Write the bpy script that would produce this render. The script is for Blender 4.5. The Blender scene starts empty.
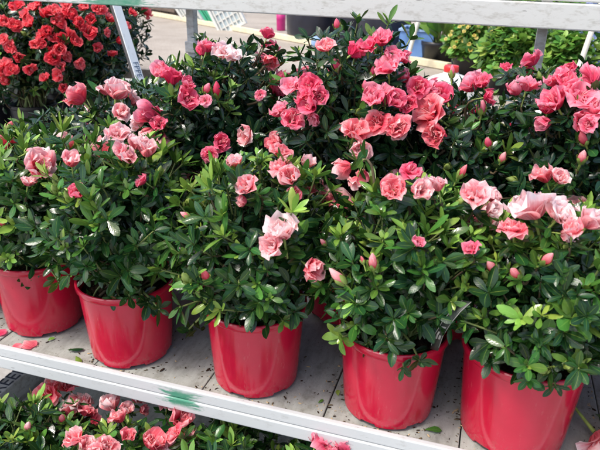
import bpy, bmesh, math, random
import numpy as np
from mathutils import Vector, Matrix

S = bpy.context.scene
COL = S.collection
PI = math.pi

# ------------------------------------------------------------------ camera, world, sun, exposure
F_PX, PITCH, YAW, ROLL, CAM_H = 610.0, 0.406738, 0.296937, -0.019302, 0.499245
CAM = np.array([0.0, 0.0, CAM_H])
_cp, _sp, _cy, _sy = math.cos(PITCH), math.sin(PITCH), math.cos(YAW), math.sin(YAW)
_fw = np.array([-_sy * _cp, _cy * _cp, -_sp]); _rt = np.array([_cy, _sy, 0.0]); _dn = -np.cross(_rt, _fw)
_r2 = math.cos(ROLL) * _rt + math.sin(ROLL) * _dn
_d2 = -math.sin(ROLL) * _rt + math.cos(ROLL) * _dn
cam_data = bpy.data.cameras.new('camera'); cam = bpy.data.objects.new('camera', cam_data); COL.objects.link(cam)
cam_data.sensor_width = 36.0; cam_data.lens = 36.0 * F_PX / 600.0
cam_data.clip_start = 0.01; cam_data.clip_end = 500.0
m = Matrix(((_r2[0], -_d2[0], -_fw[0], 0), (_r2[1], -_d2[1], -_fw[1], 0), (_r2[2], -_d2[2], -_fw[2], CAM_H), (0, 0, 0, 1)))
cam.matrix_world = m
S.camera = cam
cam_data.dof.use_dof = True; cam_data.dof.focus_distance = 0.80; cam_data.dof.aperture_fstop = 13.0

SUN_EL, SUN_AZ = math.radians(60), math.radians(222)      # azimuth clockwise from +Y: front left of the stand
world = bpy.data.worlds.new('World'); S.world = world; world.use_nodes = True
wn = world.node_tree.nodes; wl = world.node_tree.links; wn.clear()
sky = wn.new('ShaderNodeTexSky'); sky.sky_type = 'NISHITA'; sky.sun_disc = False
sky.sun_elevation = SUN_EL; sky.sun_rotation = SUN_AZ; sky.air_density = 0.85; sky.dust_density = 3.5; sky.ozone_density = 0.9
bg = wn.new('ShaderNodeBackground'); bg.inputs['Strength'].default_value = 0.15
wo = wn.new('ShaderNodeOutputWorld')
wl.new(sky.outputs[0], bg.inputs[0]); wl.new(bg.outputs[0], wo.inputs[0])
sl = bpy.data.lights.new('sun', 'SUN'); sl.energy = 1.5; sl.angle = math.radians(10); sl.color = (1.0, 0.95, 0.88)
sun = bpy.data.objects.new('sun', sl); COL.objects.link(sun)
_sd = Vector((math.sin(SUN_AZ) * math.cos(SUN_EL), math.cos(SUN_AZ) * math.cos(SUN_EL), math.sin(SUN_EL)))
sun.rotation_euler = _sd.to_track_quat('Z', 'Y').to_euler()
S.view_settings.view_transform = 'Standard'; S.view_settings.look = 'None'
S.view_settings.exposure = 1.18; S.view_settings.gamma = 1.0; S.view_settings.use_curve_mapping = False
S.cycles.max_bounces = 6; S.cycles.transparent_max_bounces = 8
S.cycles.use_denoising = True

# ------------------------------------------------------------------ rays through the photograph
def ray(px, py):
    d = _r2 * ((px - 300) / F_PX) + _d2 * ((py - 225) / F_PX) + _fw
    return d / np.linalg.norm(d)
def on_z(px, py, z):
    d = ray(px, py); return CAM + d * ((z - CAM_H) / d[2])
def on_y(px, py, y):
    d = ray(px, py); return CAM + d * (y / d[1])

# ------------------------------------------------------------------ materials
def new_mat(name):
    mt = bpy.data.materials.new(name); mt.use_nodes = True
    nt = mt.node_tree; b = nt.nodes['Principled BSDF']
    return mt, nt, b
def N(nt, kind, **kw):
    n = nt.nodes.new(kind)
    for k, v in kw.items(): setattr(n, k, v)
    return n
def ramp(nt, stops):
    r = nt.nodes.new('ShaderNodeValToRGB'); e = r.color_ramp.elements
    while len(e) > 1: e.remove(e[-1])
    e[0].position = stops[0][0]; e[0].color = (*stops[0][1], 1)
    for p, c in stops[1:]:
        x = e.new(p); x.color = (*c, 1)
    return r
def noise(nt, scale, detail=4, rough=.6, vec=None):
    n = nt.nodes.new('ShaderNodeTexNoise'); n.inputs['Scale'].default_value = scale
    n.inputs['Detail'].default_value = detail; n.inputs['Roughness'].default_value = rough
    if vec is not None: nt.links.new(vec, n.inputs['Vector'])
    return n
def mixc(nt, fac, a, b, mode='MIX'):
    x = nt.nodes.new('ShaderNodeMix'); x.data_type = 'RGBA'; x.blend_type = mode
    for s, v in ((x.inputs[0], fac), (x.inputs[6], a), (x.inputs[7], b)):
        if isinstance(v, (int, float)): s.default_value = v
        elif isinstance(v, tuple): s.default_value = (*v, 1)
        else: nt.links.new(v, s)
    return x.outputs[2]
def math_(nt, op, a, b=0.0, c=0.0):
    x = nt.nodes.new('ShaderNodeMath'); x.operation = op
    for s, v in zip(x.inputs, (a, b, c)):
        if isinstance(v, (int, float)): s.default_value = v
        else: nt.links.new(v, s)
    return x.outputs[0]
def bump(nt, b, height, strength, dist=.001):
    x = nt.nodes.new('ShaderNodeBump'); x.inputs['Strength'].default_value = strength; x.inputs['Distance'].default_value = dist
    nt.links.new(height, x.inputs['Height']); nt.links.new(x.outputs[0], b.inputs['Normal'])
def attr(nt, name):
    a = nt.nodes.new('ShaderNodeAttribute'); a.attribute_name = name; return a.outputs['Fac']

def simple(name, col, rough=.5, spec=.5, var=.15, scale=30, bumpy=0.0, metal=0.0, worldco=False):
    mt, nt, b = new_mat(name)
    tc = N(nt, 'ShaderNodeTexCoord')
    n = noise(nt, scale, 5, .6, tc.outputs['Object'])
    lo = tuple(c * (1 - var) for c in col); hi = tuple(min(1, c * (1 + var)) for c in col)
    r = ramp(nt, [(.3, lo), (.7, hi)]); nt.links.new(n.outputs['Fac'], r.inputs[0])
    nt.links.new(r.outputs[0], b.inputs['Base Color'])
    b.inputs['Roughness'].default_value = rough; b.inputs['Specular IOR Level'].default_value = spec
    b.inputs['Metallic'].default_value = metal
    if bumpy: bump(nt, b, n.outputs['Fac'], bumpy)
    return mt

def leaf_material(name, dark, mid, light, young, rough=.3, trans=.25):
    mt, nt, b = new_mat(name)
    age, u, v, rnd = attr(nt, 'leaf_age'), attr(nt, 'leaf_u'), attr(nt, 'leaf_v'), attr(nt, 'leaf_rnd')
    r = ramp(nt, [(0, dark), (.35, mid), (.7, light), (1, young)]); nt.links.new(age, r.inputs[0])
    au = math_(nt, 'ABSOLUTE', u)
    rib = math_(nt, 'LESS_THAN', au, math_(nt, 'MULTIPLY_ADD', v, -.06, .10))
    veins = math_(nt, 'SINE', math_(nt, 'SUBTRACT', math_(nt, 'MULTIPLY', v, 46.0), math_(nt, 'MULTIPLY', au, 9.0)))
    tc = N(nt, 'ShaderNodeTexCoord')
    n = noise(nt, 160, 3, .6, tc.outputs['Object'])
    c = mixc(nt, math_(nt, 'MULTIPLY', rib, .25), r.outputs[0], young)
    hsv = N(nt, 'ShaderNodeHueSaturation'); nt.links.new(c, hsv.inputs['Color'])
    nt.links.new(math_(nt, 'MULTIPLY_ADD', rnd, .055, .472), hsv.inputs['Hue'])
    nt.links.new(math_(nt, 'ADD', math_(nt, 'MULTIPLY_ADD', n.outputs['Fac'], .5, .65), math_(nt, 'MULTIPLY', rnd, .25)), hsv.inputs['Value'])
    nt.links.new(hsv.outputs[0], b.inputs['Base Color'])
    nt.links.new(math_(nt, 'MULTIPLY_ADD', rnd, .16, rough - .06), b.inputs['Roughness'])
    b.inputs['Specular IOR Level'].default_value = .4
    h = math_(nt, 'ADD', math_(nt, 'MULTIPLY', veins, .05), math_(nt, 'MULTIPLY', n.outputs['Fac'], .8))
    h = math_(nt, 'SUBTRACT', h, math_(nt, 'MULTIPLY', rib, .8))
    bump(nt, b, h, .5, .0006)
    tr = N(nt, 'ShaderNodeBsdfTranslucent'); nt.links.new(mixc(nt, .5, hsv.outputs[0], light), tr.inputs[0])
    mx = N(nt, 'ShaderNodeMixShader'); mx.inputs[0].default_value = trans
    out = nt.nodes['Material Output']
    nt.links.new(b.outputs[0], mx.inputs[1]); nt.links.new(tr.outputs[0], mx.inputs[2]); nt.links.new(mx.outputs[0], out.inputs[0])
    return mt

def petal_material(name, base, mid, edge, speck=.0):
    mt, nt, b = new_mat(name)
    u, v, rnd = attr(nt, 'leaf_u'), attr(nt, 'leaf_v'), attr(nt, 'leaf_rnd')
    oi = N(nt, 'ShaderNodeObjectInfo')
    tc = N(nt, 'ShaderNodeTexCoord')
    mp = N(nt, 'ShaderNodeCombineXYZ'); nt.links.new(math_(nt, 'MULTIPLY', u, 5.0), mp.inputs[0]); nt.links.new(math_(nt, 'MULTIPLY', v, 1.1), mp.inputs[1])
    nt.links.new(math_(nt, 'ADD', math_(nt, 'MULTIPLY', rnd, 13.0), math_(nt, 'MULTIPLY', oi.outputs['Random'], 31.0)), mp.inputs[2])
    n = noise(nt, 1.5, 4, .65, mp.outputs[0])
    au = math_(nt, 'ABSOLUTE', u)
    e = math_(nt, 'ADD', math_(nt, 'MULTIPLY', math_(nt, 'POWER', v, 1.5), .72), math_(nt, 'MULTIPLY', math_(nt, 'POWER', au, 2.0), .16))
    t = math_(nt, 'ADD', e, math_(nt, 'MULTIPLY_ADD', n.outputs['Fac'], 1.1, -.52))
    t = math_(nt, 'ADD', t, math_(nt, 'MULTIPLY_ADD', oi.outputs['Random'], .5, -.25))
    t = math_(nt, 'ADD', t, math_(nt, 'MULTIPLY_ADD', rnd, .3, -.15))
    r = ramp(nt, [(0.0, base), (.42, mid), (1.0, edge)]); nt.links.new(t, r.inputs[0])
    nt.links.new(r.outputs[0], b.inputs['Base Color'])
    b.inputs['Roughness'].default_value = .55; b.inputs['Specular IOR Level'].default_value = .25
    st = math_(nt, 'SINE', math_(nt, 'MULTIPLY', u, 26.0))
    bump(nt, b, math_(nt, 'ADD', math_(nt, 'MULTIPLY', st, .25), n.outputs['Fac']), .35, .0008)
    tr = N(nt, 'ShaderNodeBsdfTranslucent'); nt.links.new(r.outputs[0], tr.inputs[0])
    mx = N(nt, 'ShaderNodeMixShader'); mx.inputs[0].default_value = .5
    out = nt.nodes['Material Output']
    nt.links.new(b.outputs[0], mx.inputs[1]); nt.links.new(tr.outputs[0], mx.inputs[2]); nt.links.new(mx.outputs[0], out.inputs[0])
    return mt

M = {}
M['leaf'] = leaf_material('azalea_leaf', (.006, .026, .008), (.015, .058, .012), (.075, .18, .026), (.26, .40, .065), .21, .19)
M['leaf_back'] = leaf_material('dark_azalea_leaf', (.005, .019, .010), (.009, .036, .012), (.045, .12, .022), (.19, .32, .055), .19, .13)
M['bench_leaf'] = leaf_material('bedding_leaf', (.02, .075, .018), (.055, .16, .025), (.16, .32, .045), (.34, .48, .10), .4, .35)
M['salmon'] = petal_material('salmon_petal', (.79, .08, .14), (.93, .26, .30), (.97, .77, .75))
M['rose'] = petal_material('rose_petal', (.70, .035, .12), (.89, .14, .25), (.95, .47, .55))
M['pale'] = petal_material('pale_petal', (.84, .18, .23), (.95, .55, .56), (.97, .88, .86))
M['crimson'] = petal_material('crimson_petal', (.70, .025, .05), (.88, .075, .11), (.94, .26, .28))
M['yellow'] = petal_material('yellow_petal', (.65, .50, .06), (.80, .70, .22), (.85, .80, .45))
M['blue'] = petal_material('blue_petal', (.16, .20, .50), (.30, .40, .72), (.60, .68, .88))
M['purple'] = petal_material('purple_petal', (.03, .01, .12), (.10, .04, .30), (.40, .15, .50))
M['peach'] = petal_material('peach_petal', (.75, .40, .08), (.85, .60, .25), (.88, .75, .5))
M['bark'] = simple('twig', (.10, .075, .04), .7, .3, .35, 90)
M['green_stem'] = simple('green_twig', (.16, .20, .06), .55, .4, .3, 60)
M['calyx'] = simple('calyx', (.20, .27, .06), .5, .4, .3, 120)
M['stamen'] = simple('stamen', (.75, .35, .35), .5, .3, .2, 120)
M['soil'] = simple('potting_soil', (.035, .022, .014), .95, .1, .7, 260, .9)

def pot_material():
    mt, nt, b = new_mat('red_pot_plastic')
    tc = N(nt, 'ShaderNodeTexCoord')
    n = noise(nt, 18, 5, .65, tc.outputs['Object']); n2 = noise(nt, 240, 2, .5, tc.outputs['Object'])
    r = ramp(nt, [(.25, (.385, .005, .027)), (.75, (.485, .011, .040))]); nt.links.new(n.outputs['Fac'], r.inputs[0])
    oi = N(nt, 'ShaderNodeObjectInfo'); mp = N(nt, 'ShaderNodeMapping'); mp.inputs['Scale'].default_value = (60, 60, 12); nt.links.new(tc.outputs['Object'], mp.inputs[0])
    nt.links.new(math_(nt, 'MULTIPLY', oi.outputs['Random'], 9.0), mp.inputs['Location'])
    sc = noise(nt, 3, 6, .75, mp.outputs[0]); scr = ramp(nt, [(.60, (0, 0, 0)), (.75, (1, 1, 1))]); nt.links.new(sc.outputs['Fac'], scr.inputs[0])
    sp = N(nt, 'ShaderNodeSeparateXYZ'); nt.links.new(tc.outputs['Object'], sp.inputs[0])
    # splashed dust near the foot
    f = math_(nt, 'MULTIPLY', math_(nt, 'SUBTRACT', .028, sp.outputs[2]), 26.0); f.node.use_clamp = True
    f = math_(nt, 'MULTIPLY', f, math_(nt, 'GREATER_THAN', n2.outputs['Fac'], .58))
    c0 = mixc(nt, math_(nt, 'MULTIPLY', scr.outputs[0], .26), r.outputs[0], (.62, .30, .28))
    nt.links.new(mixc(nt, math_(nt, 'MULTIPLY', f, .4), c0, (.22, .16, .12)), b.inputs['Base Color'])
    rr = ramp(nt, [(.3, (.11,) * 3), (.8, (.24,) * 3)]); nt.links.new(n.outputs['Fac'], rr.inputs[0]); nt.links.new(rr.outputs[0], b.inputs['Roughness'])
    b.inputs['Specular IOR Level'].default_value = .6
    b.inputs['Subsurface Weight'].default_value = .12; b.inputs['Subsurface Radius'].default_value = (.02, .004, .004); b.inputs['Subsurface Scale'].default_value = .3
    bump(nt, b, n2.outputs['Fac'], .05, .0005)
    return mt
M['pot'] = pot_material()
M['black_pot'] = simple('black_pot_plastic', (.012, .012, .014), .4, .5, .3, 40)
M['navy_pot'] = simple('navy_pot_plastic', (.016, .018, .030), .4, .5, .3, 30)
M['blue_plastic'] = simple('blue_plastic', (.12, .24, .50), .4, .5, .15, 30)
M['sky_plastic'] = simple('pale_blue_plastic', (.25, .38, .60), .4, .5, .15, 30)
M['magenta'] = simple('magenta_plastic', (.45, .02, .16), .4, .5, .15, 30)
M['white_plastic'] = simple('white_plastic', (.62, .62, .57), .4, .5, .05, 30)
M['cap_red'] = simple('red_cap', (.60, .02, .02), .35, .5, .1, 30)
M['green_plastic'] = simple('green_plastic', (.05, .36, .20), .4, .5, .15, 30)
M['cream_wood'] = simple('cream_wood', (.62, .55, .38), .6, .3, .15, 40, .3)
M['brown_wood'] = simple('brown_wood', (.12, .09, .07), .75, .3, .35, 25, .4)
M['tag_black'] = simple('black_card', (.02, .025, .02), .5, .3, .2, 60)
M['tag_white'] = simple('white_print', (.30, .30, .28), .4, .4, .05, 60)
M['ink'] = simple('dark_ink', (.03, .035, .05), .6, .3, .2, 60)
M['grey_ink'] = simple('grey_blue_ink', (.10, .14, .20), .6, .3, .2, 60)

def board_material():
    """weathered grey boards that run from front to back, dirt along the joints"""
    mt, nt, b = new_mat('grey_boards')
    tc = N(nt, 'ShaderNodeTexCoord'); sp = N(nt, 'ShaderNodeSeparateXYZ'); nt.links.new(tc.outputs['Object'], sp.inputs[0])
    mp = N(nt, 'ShaderNodeMapping'); nt.links.new(tc.outputs['Object'], mp.inputs[0]); mp.inputs['Scale'].default_value = (9, 2.2, 1)
    n1 = noise(nt, 7, 7, .68, mp.outputs[0]); n2 = noise(nt, 46, 5, .7, tc.outputs['Object']); n3 = noise(nt, 210, 3, .6, tc.outputs['Object'])
    r = ramp(nt, [(.25, (.17, .175, .155)), (.5, (.28, .29, .26)), (.78, (.37, .385, .35))]); nt.links.new(n1.outputs['Fac'], r.inputs[0])
    c = mixc(nt, math_(nt, 'MULTIPLY', math_(nt, 'GREATER_THAN', n3.outputs['Fac'], .66), .6), r.outputs[0], (.07, .05, .035))
    st = ramp(nt, [(.52, (0, 0, 0)), (.68, (1, 1, 1))]); nt.links.new(n2.outputs['Fac'], st.inputs[0])
    c = mixc(nt, math_(nt, 'MULTIPLY', st.outputs[0], .5), c, (.12, .11, .08))
    nt.links.new(c, b.inputs['Base Color']); b.inputs['Roughness'].default_value = .72; b.inputs['Specular IOR Level'].default_value = .35
    bump(nt, b, math_(nt, 'ADD', n1.outputs['Fac'], math_(nt, 'MULTIPLY', n3.outputs['Fac'], .4)), .5, .0012)
    return mt
M['boards'] = board_material()

def rail_material(name, base, dirt, marks, streak=.55):
    """painted rail: dirt streaks, scratches and smears of green paint between given x"""
    mt, nt, b = new_mat(name)
    tc = N(nt, 'ShaderNodeTexCoord'); sp = N(nt, 'ShaderNodeSeparateXYZ'); nt.links.new(tc.outputs['Object'], sp.inputs[0])
    mp = N(nt, 'ShaderNodeMapping'); nt.links.new(tc.outputs['Object'], mp.inputs[0]); mp.inputs['Scale'].default_value = (6, 13, 16)
    n1 = noise(nt, 6, 7, .72, mp.outputs[0]); n2 = noise(nt, 55, 6, .7, tc.outputs['Object'])
    mp2 = N(nt, 'ShaderNodeMapping'); nt.links.new(tc.outputs['Object'], mp2.inputs[0]); mp2.inputs['Scale'].default_value = (9, 60, 90)
    n3 = noise(nt, 5, 3, .6, mp2.outputs[0])
    r1 = ramp(nt, [(streak, (0, 0, 0)), (streak + .16, (1, 1, 1))]); nt.links.new(n1.outputs['Fac'], r1.inputs[0])
    r2 = ramp(nt, [(.62, (0, 0, 0)), (.72, (1, 1, 1))]); nt.links.new(n2.outputs['Fac'], r2.inputs[0])
    r3 = ramp(nt, [(.70, (0, 0, 0)), (.73, (1, 1, 1))]); nt.links.new(n3.outputs['Fac'], r3.inputs[0])
    c = mixc(nt, math_(nt, 'MULTIPLY', r1.outputs[0], .55), base, dirt)
    c = mixc(nt, math_(nt, 'MULTIPLY', r2.outputs[0], .4), c, dirt)
    c = mixc(nt, math_(nt, 'MULTIPLY', r3.outputs[0], .8), c, tuple(d * .3 for d in dirt))
    for x0, x1, s, z0, z1 in marks:
        a = math_(nt, 'DIVIDE', math_(nt, 'ABSOLUTE', math_(nt, 'SUBTRACT', sp.outputs[0], (x0 + x1) / 2)), (x1 - x0) / 2)
        a = math_(nt, 'ADD', a, math_(nt, 'MULTIPLY_ADD', n3.outputs['Fac'], 2.6, -1.3))
        a = math_(nt, 'ADD', a, math_(nt, 'MULTIPLY_ADD', n2.outputs['Fac'], .8, -.4))
        az = math_(nt, 'DIVIDE', math_(nt, 'ABSOLUTE', math_(nt, 'SUBTRACT', sp.outputs[2], (z0 + z1) / 2)), (z1 - z0) / 2)
        a = math_(nt, 'MAXIMUM', a, math_(nt, 'ADD', az, math_(nt, 'MULTIPLY_ADD', n2.outputs['Fac'], .8, -.5)))
        rr = ramp(nt, [(.55, (1, 1, 1)), (1.05, (0, 0, 0))]); nt.links.new(a, rr.inputs[0])
        c = mixc(nt, math_(nt, 'MULTIPLY', math_(nt, 'MULTIPLY', rr.outputs[0], s), math_(nt, 'MULTIPLY_ADD', n1.outputs['Fac'], .6, .62)), c, (.012, .20, .11))
    nt.links.new(c, b.inputs['Base Color']); b.inputs['Roughness'].default_value = .42
    bump(nt, b, math_(nt, 'SUBTRACT', n2.outputs['Fac'], r3.outputs[0]), .35, .0007)
    return mt
M['front_rail'] = rail_material('front_rail_paint', (.47, .49, .485), (.30, .30, .275), [(-.350, -.298, .97, -.0235, .0005)], .56)
M['back_rail'] = rail_material('back_rail_paint', (.52, .53, .50), (.26, .245, .20), [(-.72, -.575, .9, .395, .55)], .5)
M['post_metal'] = rail_material('weathered_post', (.40, .41, .40), (.18, .16, .13), [], .45)
M['white_post'] = rail_material('white_post_paint', (.66, .70, .71), (.35, .35, .34), [], .55)
M['white_cane'] = simple('white_stake', (.75, .72, .62), .5, .4, .12, 60)
M['dark_metal'] = simple('dark_metal', (.07, .07, .075), .5, .5, .3, 30)

def bench_material():
    mt, nt, b = new_mat('bench_matting')
    tc = N(nt, 'ShaderNodeTexCoord')
    n1 = noise(nt, 5, 6, .6, tc.outputs['Object']); n2 = noise(nt, 120, 4, .75, tc.outputs['Object'])
    r = ramp(nt, [(.3, (.26, .228, .19)), (.7, (.37, .33, .28))]); nt.links.new(n1.outputs['Fac'], r.inputs[0])
    c = mixc(nt, .5, r.outputs[0], n2.outputs['Fac'], 'OVERLAY')
    nt.links.new(c, b.inputs['Base Color']); b.inputs['Roughness'].default_value = .9; b.inputs['Specular IOR Level'].default_value = .2
    bump(nt, b, n2.outputs['Fac'], .7, .003)
    return mt
M['bench'] = bench_material()
def ground_material():
    mt, nt, b = new_mat('concrete_ground')
    tc = N(nt, 'ShaderNodeTexCoord')
    n1 = noise(nt, .8, 8, .65, tc.outputs['Object']); n2 = noise(nt, 60, 4, .7, tc.outputs['Object'])
    r = ramp(nt, [(.3, (.26, .25, .235)), (.7, (.40, .39, .37))]); nt.links.new(n1.outputs['Fac'], r.inputs[0])
    c = mixc(nt, .35, r.outputs[0], n2.outputs['Fac'], 'OVERLAY')
    nt.links.new(c, b.inputs['Base Color']); b.inputs['Roughness'].default_value = .85
    bump(nt, b, n2.outputs['Fac'], .5, .003)
    return mt
M['ground'] = ground_material()

# ------------------------------------------------------------------ object helpers
def link_mesh(name, me, parent=None, loc=None):
    o = bpy.data.objects.new(name, me); COL.objects.link(o)
    if parent is not None: o.parent = parent
    if loc is not None: o.location = loc
    return o
def tag(o, label=None, cat=None, group=None, kind=None):
    for k, v in (('label', label), ('category', cat), ('group', group), ('kind', kind)):
        if v: o[k] = v
    return o
def thing(name, label, cat, loc=(0, 0, 0), group=None):
    o = bpy.data.objects.new(name, None); COL.objects.link(o); o.location = loc
    o.empty_display_size = .02
    return tag(o, label, cat, group)
def bm_obj(name, bm, mat, parent=None, smooth=False, bevel=0.0):
    bmesh.ops.recalc_face_normals(bm, faces=bm.faces)
    me = bpy.data.meshes.new(name); bm.to_mesh(me); bm.free()
    for mt in (mat if isinstance(mat, (list, tuple)) else [mat]): me.materials.append(mt)
    if smooth: me.polygons.foreach_set('use_smooth', [True] * len(me.polygons))
    o = link_mesh(name, me, parent)
    if bevel:
        md = o.modifiers.new('edge', 'BEVEL'); md.width = bevel; md.segments = 2; md.limit_method = 'ANGLE'
    return o
def add_box(bm, x0, x1, y0, y1, z0, z1, mtx=None, mi=0):
    vs = [bm.verts.new((x, y, z)) for z in (z0, z1) for y in (y0, y1) for x in (x0, x1)]
    if mtx is not None:
        for v in vs: v.co = mtx @ v.co
    for f in ((0, 2, 3, 1), (4, 5, 7, 6), (0, 1, 5, 4), (2, 6, 7, 3), (0, 4, 6, 2), (1, 3, 7, 5)):
        bm.faces.new([vs[i] for i in f]).material_index = mi
    return vs
def box_obj(name, mat, b, parent=None, bevel=0.002):
    bm = bmesh.new(); add_box(bm, *b); return bm_obj(name, bm, mat, parent, False, bevel)
def add_bar(bm, p, q, w, h, mi=0):
    """rectangular bar from p to q"""
    p, q = Vector(p), Vector(q); d = (q - p); L = d.length
    mtx = Matrix.Translation(p) @ d.to_track_quat('Z', 'Y').to_matrix().to_4x4()
    return add_box(bm, -w / 2, w / 2, -h / 2, h / 2, 0, L, mtx, mi)
def add_lathe(bm, prof, seg=48, c=(0, 0, 0), mi=0, close=True):
    rings = []
    for r, z in prof:
        rings.append([bm.verts.new((c[0] + r * math.cos(2 * PI * i / seg), c[1] + r * math.sin(2 * PI * i / seg), c[2] + z)) for i in range(seg)])
    for a, b in zip(rings, rings[1:]):
        for i in range(seg):
            j = (i + 1) % seg; bm.faces.new((a[i], a[j], b[j], b[i])).material_index = mi
    return rings
def np_mesh(name, V, Q, mats, attrs=None, midx=None):
    """mesh from numpy vertices and quads"""
    me = bpy.data.meshes.new(name)
    V = np.asarray(V, dtype=np.float32); Q = np.asarray(Q, dtype=np.int32)
    me.vertices.add(len(V)); me.vertices.foreach_set('co', V.ravel())
    me.loops.add(Q.size); me.loops.foreach_set('vertex_index', Q.ravel())
    me.polygons.add(len(Q)); me.polygons.foreach_set('loop_start', np.arange(0, Q.size, Q.shape[1], dtype=np.int32))
    for mt in mats: me.materials.append(mt)
    if midx is not None: me.polygons.foreach_set('material_index', np.asarray(midx, dtype=np.int32))
    me.polygons.foreach_set('use_smooth', np.ones(len(Q), dtype=bool))
    me.update(calc_edges=True); me.validate()
    for k, a in (attrs or {}).items():
        at = me.attributes.new(k, 'FLOAT', 'POINT'); at.data.foreach_set('value', np.asarray(a, dtype=np.float32))
    return me
def text_obj(name, body, mat, size, mtx, parent):
    cu = bpy.data.curves.new(name, 'FONT'); cu.body = body; cu.size = size; cu.align_x = 'CENTER'; cu.align_y = 'CENTER'; cu.extrude = .0003
    tmp = bpy.data.objects.new('tmp_text', cu); COL.objects.link(tmp)
    dg = bpy.context.evaluated_depsgraph_get()
    me = bpy.data.meshes.new_from_object(tmp.evaluated_get(dg)); me.materials.clear(); me.materials.append(mat)
    bpy.data.objects.remove(tmp)
    o = link_mesh(name, me, parent); o.matrix_local = mtx
    return o

# ------------------------------------------------------------------ leaves
def unit(a): return a / np.maximum(np.linalg.norm(a, axis=-1, keepdims=True), 1e-9)
_NV, _NU = 7, 5
_vv = np.array([0, .13, .34, .58, .80, .945, 1.0]); _uu = np.linspace(-1, 1, _NU)
def _profile(v, peak):                      # half width along the leaf
    t = v ** (math.log(.5) / math.log(peak))
    return np.maximum(np.sin(PI * t), 0) ** .72
class Leaves:
    def __init__(s): s.P, s.A, s.Nn, s.L, s.W, s.age, s.curl = [], [], [], [], [], [], []
    def add(s, p, axis, up, L, W, age, curl):
        s.P.append(p); s.A.append(axis); s.Nn.append(up); s.L.append(L); s.W.append(W); s.age.append(age); s.curl.append(curl)
    def mesh(s, name, mat, rng, peak=.60):
        P, A, U = np.array(s.P), unit(np.array(s.A)), np.array(s.Nn)
        L, W, age, curl = (np.array(x)[:, None, None] for x in (s.L, s.W, s.age, s.curl))
        n = len(P)
        side = unit(np.cross(A, U)); nor = np.cross(side, A)
        v = _vv[None, :, None]; u = _uu[None, None, :]
        w = (.03 + .97 * _profile(_vv, peak))[None, :, None]
        w = np.where(v >= .999, .10, w); w = np.where(v <= .001, .06, w)
        fold = rng.uniform(-.42, .30, (n, 1, 1)); tw = rng.normal(0, .42, (n, 1, 1))
        ph = rng.uniform(0, 6.28, (n, 1, 1)); wav = rng.uniform(.0, .05, (n, 1, 1))
        bend = rng.normal(0, .13, (n, 1, 1))
        X = u * w * W / 2 + bend * L * v * v
        Y = L * v * (1 - .12 * np.abs(curl) * v) + 0 * u
        Z = fold * np.abs(u) ** 1.4 * w * W / 2 - curl * L * .5 * v ** 2 + tw * u * w * W * .3 * v + wav * W * np.sin(v * 9 + ph) * u
        V = P[:, None, None, :] + X[..., None] * side[:, None, None, :] + Y[..., None] * A[:, None, None, :] + Z[..., None] * nor[:, None, None, :]
        V = V.reshape(-1, 3)
        q = []
        for j in range(_NV - 1):
            for i in range(_NU - 1):
                a = j * _NU + i; q.append((a, a + 1, a + 1 + _NU, a + _NU))
        q = np.array(q); Q = (q[None] + (np.arange(n) * _NV * _NU)[:, None, None]).reshape(-1, 4)
        ones = np.ones((n, _NV, _NU))
        at = {'leaf_age': (age * ones).ravel(), 'leaf_u': (u * ones).ravel(), 'leaf_v': (v * ones).ravel(),
              'leaf_rnd': (rng.uniform(0, 1, (n, 1, 1)) * ones).ravel()}
        return np_mesh(name, V, Q, [mat], at)
class Tubes:
    def __init__(s): s.V, s.Q, s.n, s.mi = [], [], 0, []
    def add(s, pts, r0, r1, mi=0, k=5):
        pts = np.array(pts); T = unit(np.gradient(pts, axis=0))
        ref = np.array([.31, .22, .93]) if abs(T[0, 2]) < .9 else np.array([1., .1, 0])
        a = unit(np.cross(T, ref)); b = np.cross(T, a); m = len(pts)
        r = np.linspace(r0, r1, m)[:, None, None]
        th = np.arange(k) * 2 * PI / k
        ring = pts[:, None, :] + r * (np.cos(th)[None, :, None] * a[:, None, :] + np.sin(th)[None, :, None] * b[:, None, :])
        s.V.append(ring.reshape(-1, 3))
        for j in range(m - 1):
            for i in range(k):
                i2 = (i + 1) % k; s.Q.append((s.n + j * k + i, s.n + j * k + i2, s.n + (j + 1) * k + i2, s.n + (j + 1) * k + i)); s.mi.append(mi)
        s.n += m * k
    def mesh(s, name, mats): return np_mesh(name, np.concatenate(s.V), np.array(s.Q), mats, None, s.mi)
def bez(p0, p1, p2, n=7):
    t = np.linspace(0, 1, n)[:, None]
    return (1 - t) ** 2 * p0 + 2 * t * (1 - t) * p1 + t ** 2 * p2
def rosette(LV, rng, tip, ax, L, age, whorl=6, young=2, ylen=.5, wr=.37, incl=(34, 74)):
    """a whorl of leaves round a shoot tip with a few young leaves standing in it"""
    ref = unit(np.cross(ax, np.array([.13, .97, .21]))); bi = np.cross(ax, ref); a0 = rng.uniform(0, 6.28)
    for k in range(whorl + young):
        az = a0 + k * 2.39996 + rng.normal(0, .2)
        inner = k >= whorl
        inc = math.radians(rng.uniform(12, 38) if inner else rng.uniform(*incl))
        rad = math.cos(az) * ref + math.sin(az) * bi
        d = math.cos(inc) * ax + math.sin(inc) * rad
        up = math.sin(inc) * ax - math.cos(inc) * rad
        l = L * (ylen * rng.uniform(.6, 1.15) if inner else rng.uniform(.62, 1.2))
        LV.add(tip - ax * rng.uniform(0, .006), d, up + rng.normal(0, .15, 3), l, l * wr * rng.uniform(.82, 1.18),
               min(1, max(0, (age + (.25 if inner else 0)) + rng.normal(0, .07))), rng.uniform(-.25, .7))
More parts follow.
